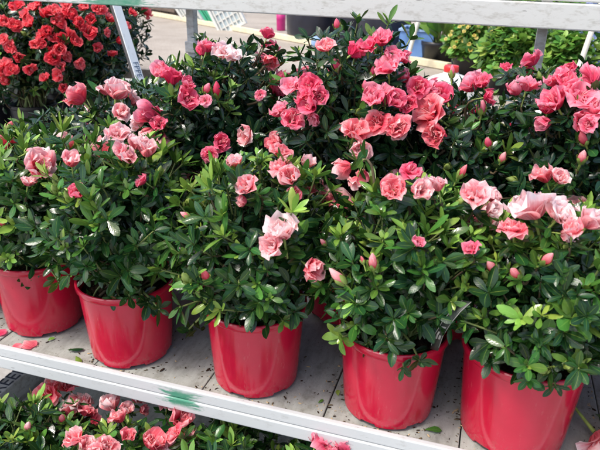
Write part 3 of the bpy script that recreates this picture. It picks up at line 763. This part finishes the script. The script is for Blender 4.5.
FL_LAB = ['azalea whose dark red pot sits mostly beyond the left end of the front row',
          'bushy azalea in the leftmost fully visible red pot, pale flower at its upper left',
          'azalea in red pot second from left, long green shoots standing over its pink flowers',
          'azalea in the middle red pot, one big white and pink bloom on its front',
          'azalea in red pot with a black plant tag stuck in its rim',
          'azalea with large pale double blooms above the nearest and largest red pot',
          'azalea cut off at the right edge behind the largest red pot']
SPRIGS += [(92, 299, .575, .020, .2, FRONT_X[2]), (130, 297, .565, .019, .35, FRONT_X[2]), (148, 303, .565, .020, .1, FRONT_X[2]), (28, 279, .59, .020, .3, FRONT_X[1]), (8, 276, .59, .019, .15, FRONT_X[1]),
    (235, 318, .565, .018, .15, FRONT_X[3]), (365, 345, .56, .018, .2, FRONT_X[4]), (490, 362, .55, .019, .2, FRONT_X[5]), (528, 380, .545, .020, .45, FRONT_X[5]), (556, 386, .545, .018, .2, FRONT_X[5]), (404, 368, .555, .017, .35, FRONT_X[4]), (420, 362, .555, .018, .15, FRONT_X[4]), (340, 338, .56, .022, .75, FRONT_X[4]),
    (284, 322, .56, .016, .7, FRONT_X[3]), (188, 330, .60, .020, .3, FRONT_X[3]), (198, 300, .58, .021, .6, FRONT_X[3]), (190, 285, .57, .022, .5, FRONT_X[3]), (112, 300, .56, .018, .4, FRONT_X[2]), (160, 310, .565, .019, .15, FRONT_X[2]), (60, 283, .58, .020, .7, FRONT_X[1]),
    (572, 318, .535, .024, .6, FRONT_X[5]), (545, 338, .54, .021, .65, FRONT_X[5])]
for i, d in enumerate(front):
    r_ = azalea(FL_LAB[i], 'azaleas in red pots along the front of the stand', d['x'], d['y'], 0.0005, d['C'], d['R'], 96 if 0 < i < 6 else 80, 40 + i, 'salmon', d['fl'], d['bu'], fresh=.42)
    if i == 5:
        for o in r_.children:
            if o.name.startswith(('pot', 'soil')): o.scale = (1.07, 1.07, 1.05)
BK_LAB = ['dark back row azalea at the far left, partly under the crimson plants',
          'back row azalea with salmon blooms beside the white lettered strut',
          'dark back row azalea in front of the grey metal post, two pale blooms on top',
          'tallest dark azalea, standing before the navy tubs with a bud at its tip',
          'back row azalea with a dense band of pink blooms in front of the white canister',
          'dark back row azalea with deep pink blooms below the yellow flowering plant',
          'back row azalea at the right edge below the blue flowers']
for i, d in enumerate(back):
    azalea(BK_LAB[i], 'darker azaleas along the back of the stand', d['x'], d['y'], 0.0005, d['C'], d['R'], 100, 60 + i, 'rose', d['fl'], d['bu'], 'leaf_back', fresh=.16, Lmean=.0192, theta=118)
RD_LAB = ['crimson azalea nearest the white lettered strut', 'crimson azalea in the middle of the front row of the dark stand', 'crimson azalea at the left of the front row of the dark stand',
          'crimson azalea in the rear row, right behind the lettered strut', 'crimson azalea in the rear row of the dark stand, second from the strut',
          'crimson azalea in the rear row of the dark stand, third from the strut', 'crimson azalea in the rear row of the dark stand, farthest from the strut']
for i, d in enumerate(red):
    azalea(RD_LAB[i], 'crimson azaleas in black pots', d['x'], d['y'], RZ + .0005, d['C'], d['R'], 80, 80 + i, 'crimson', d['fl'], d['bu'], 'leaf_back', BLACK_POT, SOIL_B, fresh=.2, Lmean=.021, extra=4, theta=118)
LW_LAB = ['lower tier azalea at the left with several pink blooms under the front rail', 'lower tier azalea under the green paint mark of the front rail',
          'flowerless lower tier azalea under the middle of the front rail', 'lower tier azalea with a bright pink bloom touching the front rail']
for i, d in enumerate(low):
    azalea(LW_LAB[i], 'azaleas on the lower deck', d['x'], d['y'], LZ + .0005, d['C'], d['R'], 84, 95 + i, 'salmon', d['fl'], d['bu'], fresh=.3, extra=0 if i != 0 else 2)

# black plant tag leaning out of the fourth pot
tg = thing('plant_tag', 'black plant tag with white print stuck in the rim of a red pot', 'plant tag', tuple(on_y(436, 342, .555)))
TG = [on_y(434, 350, .566), on_y(439, 335, .545), on_y(447, 322, .53), (on_y(456, 311, .53)), on_y(467, 301, .537)]
wv_ = unit(np.array([.62, -.55, .30])); V, Q, mi_ = [], [], []
def strip(off, hw, pts, th, m_):
    n0 = len(V)
    for p in pts:
        for sgn in (-1, 1): V.append(p + wv_ * (off + sgn * hw) + TN * th)
    for i in range(len(pts) - 1): Q.append((n0 + 2 * i, n0 + 2 * i + 1, n0 + 2 * i + 3, n0 + 2 * i + 2)); mi_.append(m_)
TN = unit(np.cross(TG[-1] - TG[0], wv_)); TN = TN * (-1 if TN @ (CAM - TG[2]) < 0 else 1)
tt = np.linspace(0, len(TG) - 1, 17); TP = [np.array([np.interp(t, range(len(TG)), [q[k] for q in TG]) for k in range(3)]) for t in tt]
strip(0, .0062, TP, 0, 0)
me = np_mesh('card', V, Q, [M['tag_black']]); o = at_root(link_mesh('card', me, tg), tg)
md = o.modifiers.new('thick', 'SOLIDIFY'); md.thickness = .0006; md.offset = -1
V, Q, mi_ = [], [], []
strip(.0058, .0003, TP[1:], .0003, 0); strip(-.0058, .0003, TP[1:], .0003, 0)
strip(.0022, .0014, TP[3:5], .0003, 0); strip(-.0020, .0012, TP[3:6], .0003, 0); strip(.0, .0034, [TP[6] * .8 + TP[7] * .2, TP[6] * .4 + TP[7] * .6], .0003, 0); strip(-.001, .0024, [TP[8], TP[8] * .6 + TP[9] * .4], .0003, 0)
o = at_root(link_mesh('print', np_mesh('print', V, Q, [M['tag_white']]), tg), tg)

# ------------------------------------------------------------------ fallen petals, leaves and dirt on the boards
def fallen_petal(px, py, label, seed, s=1.0, col='salmon', rot=0.0):
    rng = np.random.default_rng(seed)
    V, Q, u, v = petal_sheet(rng, .026 * s, 0, 1.15, .55, .14, 0)
    V = V - V.mean(0); V = V @ np.array([[1, 0, 0], [0, 1, 0], [0, 0, .45]])
    me = np_mesh('fallen_petal', V, Q, [M[col]], {'leaf_u': u, 'leaf_v': v, 'leaf_rnd': np.full(len(V), rng.uniform())})
    p = on_z(px, py, 0.0); o = link_mesh('fallen_petal', me); o.location = (p[0], p[1], -V[:, 2].min() + .0012); o.rotation_euler.z = rot
    tag(o, label, 'petal', 'petals fallen on the shelf')
fallen_petal(29, 346, 'long pale pink petal lying behind the front rail below the leftmost pots', 1, .85, 'salmon', 2.9)
fallen_petal(17, 348, 'small pink petal beside the long pale petal near the left end', 2, .6, 'salmon', .4)
fallen_petal(2, 334, 'pink petal at the left picture edge against the leftmost pot', 3, .6, 'rose', 1.2)
fallen_petal(507, 447, 'small deep pink petal at the foot of the largest red pot', 4, .5, 'rose', .3)
ff = link_mesh('fallen_flower', flower_mesh(777, M['salmon'], .026, 1.0, 6)); p = on_z(590, 441, 0)
ff.scale = (1.25,) * 3; ff.location = (p[0], p[1], .016); ff.rotation_euler = (1.9, .25, .9); tag(ff, 'pale pink fallen flower on the boards at the right edge', 'flower')
def fallen_leaf(px, py, label, seed, L, age, rot):
    rng = np.random.default_rng(seed); LV = Leaves()
    LV.add(np.zeros(3), np.array([1., 0, .12]), np.array([0, 0, 1.]), L, L * .45, age, .35)
    me = LV.mesh('fallen_leaf', M['leaf'], rng); zmin = min(v.co.z for v in me.vertices)
    p = on_z(px, py, 0); o = link_mesh('fallen_leaf', me); o.location = (p[0], p[1], -zmin + .001); o.rotation_euler.z = rot
    tag(o, label, 'leaf', 'leaves fallen on the shelf')
fallen_leaf(68, 352, 'dark green fallen leaf left of the second red pot', 11, .022, .1, .5)
fallen_leaf(76, 358, 'pale green fallen leaf beside the dark one left of the second pot', 12, .020, .8, -.5)
fallen_leaf(48, 342, 'brownish curled leaf bit below the leftmost red pot', 13, .011, .95, 1.4)
fallen_leaf(425, 431, 'narrow green leaf lying between the two nearest red pots', 14, .020, .55, .25)
fallen_leaf(338, 397, 'yellow green leaf bit on the joint left of the tagged pot', 15, .013, .95, 1.9)
fallen_leaf(594, 415, 'green leaf on the boards at the right edge above the fallen flower', 16, .02, .6, -.4)
fallen_leaf(318, 404, 'small olive leaf bit between the middle pot and the tagged pot', 17, .010, .7, .9)
rng = np.random.default_rng(21); bm = bmesh.new()
for k in range(740):
    if k < 300:
        x = (-.146, .013, .172, -.305, -.464)[rng.integers(0, 5)] + rng.normal(0, .0028) + (rng.normal(0, .012) if rng.uniform() < .2 else 0); y = rng.uniform(.565, .80)
    else:
        x = rng.uniform(-.65, .35); y = YF + .004 + abs(rng.normal(0, .06))
    if k >= 480:
        d_f = front[rng.integers(1, 6)]; a_ = rng.uniform(0, 6.28); rr_ = .056 + abs(rng.normal(0, .012)); x = d_f['x'] + rr_ * math.cos(a_); y = max(YF + .003, d_f['y'] + rr_ * math.sin(a_))
    s = rng.uniform(.0004, .0012) * (1.7 if rng.uniform() < .08 else 1)
    mtx = Matrix.Translation((x, y, s * .45)) @ Matrix.Rotation(rng.uniform(0, 6.28), 4, 'Z') @ Matrix.Diagonal((s * rng.uniform(.8, 3.2), s, s * .55, 1))
    n0 = len(bm.faces); bmesh.ops.create_icosphere(bm, subdivisions=1, radius=1, matrix=mtx)
    mi = int(rng.choice([0, 1, 2], p=[.48, .34, .18])); bm.faces.ensure_lookup_table()
    for f in bm.faces[n0:]: f.material_index = mi
M['tan'] = simple('dry_bits', (.42, .32, .18), .8, .2, .3, 200)
dirt = bm_obj('litter', bm, [M['soil'], M['tan'], M['bark']]); tag(dirt, 'crumbs of soil and dry bits in the joints of the grey boards', kind='stuff')

# ------------------------------------------------------------------ things on the bench behind
ca, cb = on_z(118, 9.5, BZ), on_z(372, 56.5, BZ)
d_ = Vector(cb - ca).normalized(); ca = Vector(ca) - d_ * .8; cb = Vector(cb) + d_ * .35
bm = bmesh.new(); add_bar(bm, ca + Vector((0, 0, .0125)), cb + Vector((0, 0, .0125)), .022, .022)
tag(bm_obj('wooden_batten', bm, M['cream_wood'], bevel=.002), 'cream wooden batten lying across the bench in front of the tubs', 'batten')

def tub(px, py, r, h, mat, label, taper=.82, lipw=.008, group='dark tubs behind the wooden batten'):
    p = on_z(px, py, BZ); d = unit(np.array([p[0], p[1], 0])); c = p + d * r * taper
    t = thing('plastic_tub', label, 'tub', (c[0], c[1], BZ + .0005), group)
    bm = bmesh.new()
    rg_ = add_lathe(bm, [(r * taper - .01, .002), (r * taper, 0), (r * taper + .002, .004), (r * .97, h - .03), (r * .97, h - .028), (r, h - .026), (r, h), (r - lipw * .5, h + .001), (r - lipw, h), (r - lipw - .01, h - .05)], 56)
    bm.faces.new(list(reversed(rg_[0])))
    bm_obj('pot', bm, M[mat], t, True)
    sm = soil_mesh(r - lipw - .009, h - .05, 9); link_mesh('soil', sm, t)
    return t
tub(314, 43.5, .125, .20, 'navy_pot', 'large navy black tub standing left of the tallest azalea', .88)
tub(352, 48, .07, .15, 'navy_pot', 'small dark tub between the two large dark tubs', .85)
tub(382, 57, .10, .165, 'navy_pot', 'large dark tub with pale soil line, right of the small dark tub', .80)
tub(281, 31, .022, .075, 'magenta', 'magenta pot peeping out left of the navy tub', .85, .004, 'small coloured pots on the bench')
# pale blue label pot in front of the navy tub
tub(317, 47, .024, .035, 'sky_plastic', 'tiny pale blue pot in front of the large navy tub', .85, .003, 'small coloured pots on the bench')
# blue crate
p = on_z(414, 64, BZ); t = thing('blue_crate', 'blue plastic crate beside the white stake and the black flower pot', 'crate', (p[0], p[1] + .07, BZ + .0005))
bm = bmesh.new(); w, d, h = .055, .07, .10
for b in ((-w, w, -d, -d + .004, .004, h), (-w, w, d - .004, d, .004, h), (-w, -w + .004, -d + .0045, d - .0045, .004, h), (w - .004, w, -d + .0045, d - .0045, .004, h), (-w, w, -d, d, 0, .0035)): add_box(bm, *b)
bm_obj('crate_box', bm, M['blue_plastic'], t, bevel=.001)
bm = bmesh.new()
for b in ((-w - .004, w + .004, -d - .004, -d + .006, h + .0005, h + .008), (-w - .004, w + .004, d - .006, d + .004, h + .0005, h + .008), (-w - .004, -w + .006, -d + .0065, d - .0065, h + .0005, h + .008), (w - .006, w + .004, -d + .0065, d - .0065, h + .0005, h + .008)): add_box(bm, *b)
bm_obj('rim', bm, M['sky_plastic'], t, bevel=.001)
# leaning panels and crate behind the batten
def panel(px0, px1, py, h, mat, label, lean, bars=(5, 8), solid=False, yaw=0.0, cat='panel'):
    a, b = on_z(px0, py, BZ), on_z(px1, py, BZ); w = np.linalg.norm(b - a); mid = (a + b) / 2
    t = thing('leaning_panel', label, cat, (mid[0], mid[1], BZ + .002), 'panels leaning together behind the batten')
    t.rotation_euler = (0, lean, yaw)
    bm = bmesh.new(); e = .012
    for bx in ((-w / 2, w / 2, -.008, .008, 0, e), (-w / 2, w / 2, -.008, .008, h - e, h), (-w / 2, -w / 2 + e, -.008, .008, e + .0005, h - e - .0005), (w / 2 - e, w / 2, -.008, .008, e + .0005, h - e - .0005)): add_box(bm, *bx)
    bm_obj('frame', bm, M[mat], t, bevel=.001)
    bm = bmesh.new()
    for i in range(1, bars[0]): x = -w / 2 + w * i / bars[0]; add_box(bm, x - .003, x + .003, -.004, .000, e + .001, h - e - .001)
    for i in range(1, bars[1]): z = h * i / bars[1]; add_box(bm, -w / 2 + e + .001, w / 2 - e - .001, .0005, .004, z - .003, z + .003)
    bm_obj('lattice', bm, M[mat], t)
    bm = bmesh.new(); add_box(bm, -w / 2 + e + .001, w / 2 - e - .001, .0045, .0075, e + .001, h - e - .001)
    bm_obj('sheet', bm, M['panel_sheet'] if not solid else M[mat], t)
M['panel_sheet'] = simple('panel_sheet', (.42, .50, .52), .25, .5, .12, 30)
panel(196, 206, 24, .30, 'white_plastic', 'narrow white panel at the left of the leaning panels', -.62, (2, 7))
panel(209, 217, 26, .30, 'green_plastic', 'narrow green panel between the white leaning panels', -.62, (2, 7), True)
panel(218, 250, 31, .30, 'white_plastic', 'wide white lattice panel leaning beside the navy tub', -.5, (7, 9))
panel(184, 193, 22, .30, 'white_plastic', 'white panel nearest the grey metal post among the leaning panels', -.62, (2, 7))
p = on_z(165, 17.0, BZ); t = thing('wooden_crate', 'dark brown slatted wooden crate behind the batten and the grey post', 'crate', (p[0], p[1] + .2, BZ + .0005)); t.rotation_euler.z = -.6
bm = bmesh.new()
for i in range(5): add_box(bm, -.22 + i * .09, -.22 + i * .09 + .075, -.15, -.135, .0, .26)
bm_obj('slatted_side', bm, M['brown_wood'], t, bevel=.002)
bm = bmesh.new()
for i in range(5): add_box(bm, -.22 + i * .09, -.22 + i * .09 + .075, .135, .15, .0, .26)
bm_obj('slatted_side', bm, M['brown_wood'], t, bevel=.002)
bm = bmesh.new()
for z in (.03, .2): add_box(bm, -.235, .235, -.168, -.1505, z, z + .03); add_box(bm, -.235, -.221, -.134, .134, z, z + .03); add_box(bm, .221, .235, -.134, .134, z, z + .03)
bm_obj('rail', bm, M['brown_wood'], t, bevel=.002)
bm = bmesh.new(); add_box(bm, -.22, .22, -.134, .134, .002, .016); bm_obj('floor_board', bm, M['brown_wood'], t)

# stakes
def stake(p0, p1, y, label, r=.004, mat='white_cane', foot=BZ):
    a, b = Vector(on_y(*p0, y)), Vector(on_y(*p1, y)); d = (b - a).normalized()
    k = (foot - b.z) / d.z; b = b + d * k; a = a - d * .16
    o = thing('garden_stake', label, 'stake', tuple(b), 'pale stakes leaning over the bench')
    T = Tubes(); n_ = 9; pts = [np.array(b.lerp(a, i / (n_ - 1))) - np.array(b) for i in range(n_)]; T.add(pts, r, r * .92, 0, 10)
    link_mesh('stake_pole', T.mesh('stake_pole', [M[mat]]), o)
    bm = bmesh.new()
    for f_ in (.3, .62, .9):
        c = np.array(b.lerp(a, f_)) - np.array(b); add_lathe(bm, [(r * 1.0, -.002), (r * 1.22, -.0008), (r * 1.22, .0008), (r * 1.0, .002)], 10, c)
    bm_obj('knot', bm, M[mat], o, True)
stake((418, 22), (407, 60), 1.95, 'cream stake leaning beside the blue crate', .0068)
stake((592, 30), (578, 70), 1.5, 'white stake leaning in front of the blue flowers', .0060)

# white canister with a red cap
p = on_y(447, 96, 1.27)
t = thing('plastic_canister', 'white plastic canister with a red cap behind the pink azaleas', 'canister', (p[0], 1.31, BZ + .0005)); t.rotation_euler.z = .35
bm = bmesh.new()
def ring(w, d, z, k=.28):
    out = []
    for i in range(32):
        a = 2 * PI * i / 32; ca_, sa_ = math.cos(a), math.sin(a)
        out.append(bm.verts.new((w * math.copysign(abs(ca_) ** k, ca_), d * math.copysign(abs(sa_) ** k, sa_), z)))
    return out
rings = [ring(.049, .032, 0), ring(.052, .035, .004), ring(.052, .035, .066), ring(.050, .033, .074), ring(.036, .024, .087, .5), ring(.017, .015, .094, .9), ring(.014, .014, .098, 1.0)]
for a_, b_ in zip(rings, rings[1:]):
    for i in range(32): bm.faces.new((a_[i], a_[(i + 1) % 32], b_[(i + 1) % 32], b_[i]))
bm.faces.new(rings[0][::-1]); bm.faces.new(rings[-1])
bm_obj('canister_body', bm, M['white_plastic'], t, True)
bm = bmesh.new(); rg_ = add_lathe(bm, [(.0145, .0975), (.015, .099), (.015, .108), (.0135, .1105)], 28); bm.faces.new(rg_[-1]); bm.faces.new(rg_[0][::-1])
bm_obj('cap', bm, M['cap_red'], t, True)

# bedding plants
def bedding(px, py, label, kind, seed, r=.06, h=.09, top=.14, pot='black_pot', y=None):
    rng = np.random.default_rng(seed)
    p = on_z(px, py, BZ) if y is None else np.array([on_y(px, py, y)[0], y, BZ])
    d = unit(np.array([p[0], p[1], 0])); c = p + d * r * .8
    t = thing('bedding_plant', label, 'potted plant', (c[0], c[1], BZ + .0005), 'bedding plants on the bench')
    bm = bmesh.new(); rg_ = add_lathe(bm, [(r * .78 - .004, .001), (r * .8, 0), (r * .96, h - .014), (r, h - .012), (r, h), (r - .003, h), (r - .005, h - .02)], 40); bm.faces.new(rg_[0][::-1])
    bm_obj('pot', bm, M[pot], t, True); link_mesh('soil', soil_mesh(r - .005, h - .018, 8), t)
    LV, ST = Leaves(), Tubes(); z0 = h - .015
    if kind == 'broad':
        for k in range(46):
            a = rng.uniform(0, 6.28); inc = rng.uniform(.1, .95); rr = rng.uniform(0, r * .5)
            b0 = np.array([rr * math.cos(a), rr * math.sin(a), z0]); dd = np.array([math.sin(inc) * math.cos(a), math.sin(inc) * math.sin(a), math.cos(inc)])
            L = rng.uniform(.5, 1.0) * top; m_ = b0 + dd * L * .45
            ST.add(bez(b0, (b0 + m_) / 2 + np.array([0, 0, .01]), m_, 5), .0016, .0012, 1)
            LV.add(m_, dd + np.array([0, 0, .1]), np.array([-dd[0], -dd[1], .6]) + rng.normal(0, .2, 3), L * .62, L * .30, rng.uniform(.25, .85), rng.uniform(.1, .8))
    else:
        n = {'bushy': 120, 'yellow': 110, 'blue': 120, 'purple': 40, 'peach': 100}[kind]
        for k in range(n):
            cz = 1 - .95 * (k + .5) / n; a = k * 2.39996 + rng.normal(0, .2); s_ = math.sqrt(1 - cz * cz)
            dd = np.array([s_ * math.cos(a), s_ * math.sin(a), cz]); tip = np.array([0, 0, z0 + .01]) + dd * np.array([r * 1.5, r * 1.5, top]) * rng.uniform(.7, 1.1)
            b0 = np.array([rng.normal(0, .01), rng.normal(0, .01), z0])
            ax = unit(dd * .6 + np.array([0, 0, .6]) + rng.normal(0, .25, 3)); ST.add(bez(b0, tip - ax * .04, tip, 6), .0012, .0008, 1)
            for q in range(3):
                L0 = {'bushy': .024, 'yellow': .022, 'blue': .014, 'purple': .024, 'peach': .024}[kind]
                rosette(LV, rng, tip - ax * .014 * q, ax, L0 * rng.uniform(.8, 1.2), rng.uniform(.15, .9), 4, 1, .6, .6, (45, 90))
            if kind != 'bushy' and rng.uniform() < {'yellow': 1.0, 'blue': .9, 'purple': .08, 'peach': .04}[kind]:
                s = {'yellow': .22, 'blue': .30, 'purple': .5, 'peach': .45}[kind] * rng.uniform(.8, 1.2)
                o = link_mesh('flower', BFL[kind][rng.integers(0, 2)], t); o.location = Vector(tip + ax * .004); o.rotation_mode = 'QUATERNION'
                o.rotation_quaternion = Vector(unit(ax + np.array([0, -.5, .2]))).to_track_quat('Z', 'Y'); o.scale = (s,) * 3
    link_mesh('foliage', LV.mesh('foliage', M['bench_leaf'], rng, .5), t)
    link_mesh('stem', ST.mesh('stem', [M['bark'], M['green_stem']]), t)
BFL = {k: [flower_mesh(400 + 10 * i + j, M[k], .026, .95, 3) for j in range(2)] for i, k in enumerate(('yellow', 'blue', 'purple', 'peach'))}
bedding(436, 67, 'bright green broad leaved plant in a black pot on the bench', 'broad', 1, .055, .075, .15)
bedding(474, 66, 'low plant with many pale yellow flower heads on the bench', 'yellow', 2, .055, .07, .09)
bedding(484, 68, 'small dark purple pansy at the foot of the light green bush', 'purple', 4, .03, .05, .045, y=1.95)
bedding(512, 70, 'light green leafy bush right of the yellow flowers', 'bushy', 5, .06, .08, .14, y=1.95)
bedding(528, 62, 'light green bush behind the deep pink azalea bloom', 'bushy', 6, .06, .08, .14, y=2.35)
bedding(556, 66, 'green plant with peach blooms right of the pale metal post', 'peach', 7, .06, .08, .13)
bedding(576, 60, 'leafy plant behind the white stake', 'bushy', 8, .06, .08, .14, y=2.5)
bedding(584, 74, 'pot of small blue flowers behind the white stake', 'blue', 9, .06, .07, .12)
bedding(612, 76, 'pot of small blue flowers cut by the right edge', 'blue', 10, .06, .07, .13)
bedding(600, 62, 'tall mass of small blue flowers in the rear at the right edge', 'blue', 13, .07, .08, .15, y=2.4)
bedding(497, 50, 'yellow flowering plant behind the light green bushes', 'yellow', 11, .06, .08, .14, y=2.6)
bedding(458, 45, 'leafy plant behind the broad leaved plant', 'bushy', 12, .06, .08, .14, y=2.6)
bedding(505, 88, 'pale green leafy plant close behind the deep pink back row blooms', 'bushy', 15, .05, .07, .12, y=1.62)
bedding(556, 90, 'green leafy plant with peach blooms close behind the rightmost back row azalea', 'peach', 16, .05, .07, .11, y=1.58)
bedding(466, 74, 'pale yellow flower heads right of the black pot, before the bushes', 'yellow', 17, .045, .07, .105, y=1.85)
bedding(593, 92, 'blue flowering plant nearest to the white stake', 'blue', 18, .05, .07, .11, y=1.64)
bedding(535, 78, 'broad leaved light plant just left of the pale metal post', 'broad', 19, .045, .06, .12, y=1.8)
bedding(546, 50, 'leafy plant standing in the rear right of the metal post', 'bushy', 14, .06, .08, .14, y=2.8)
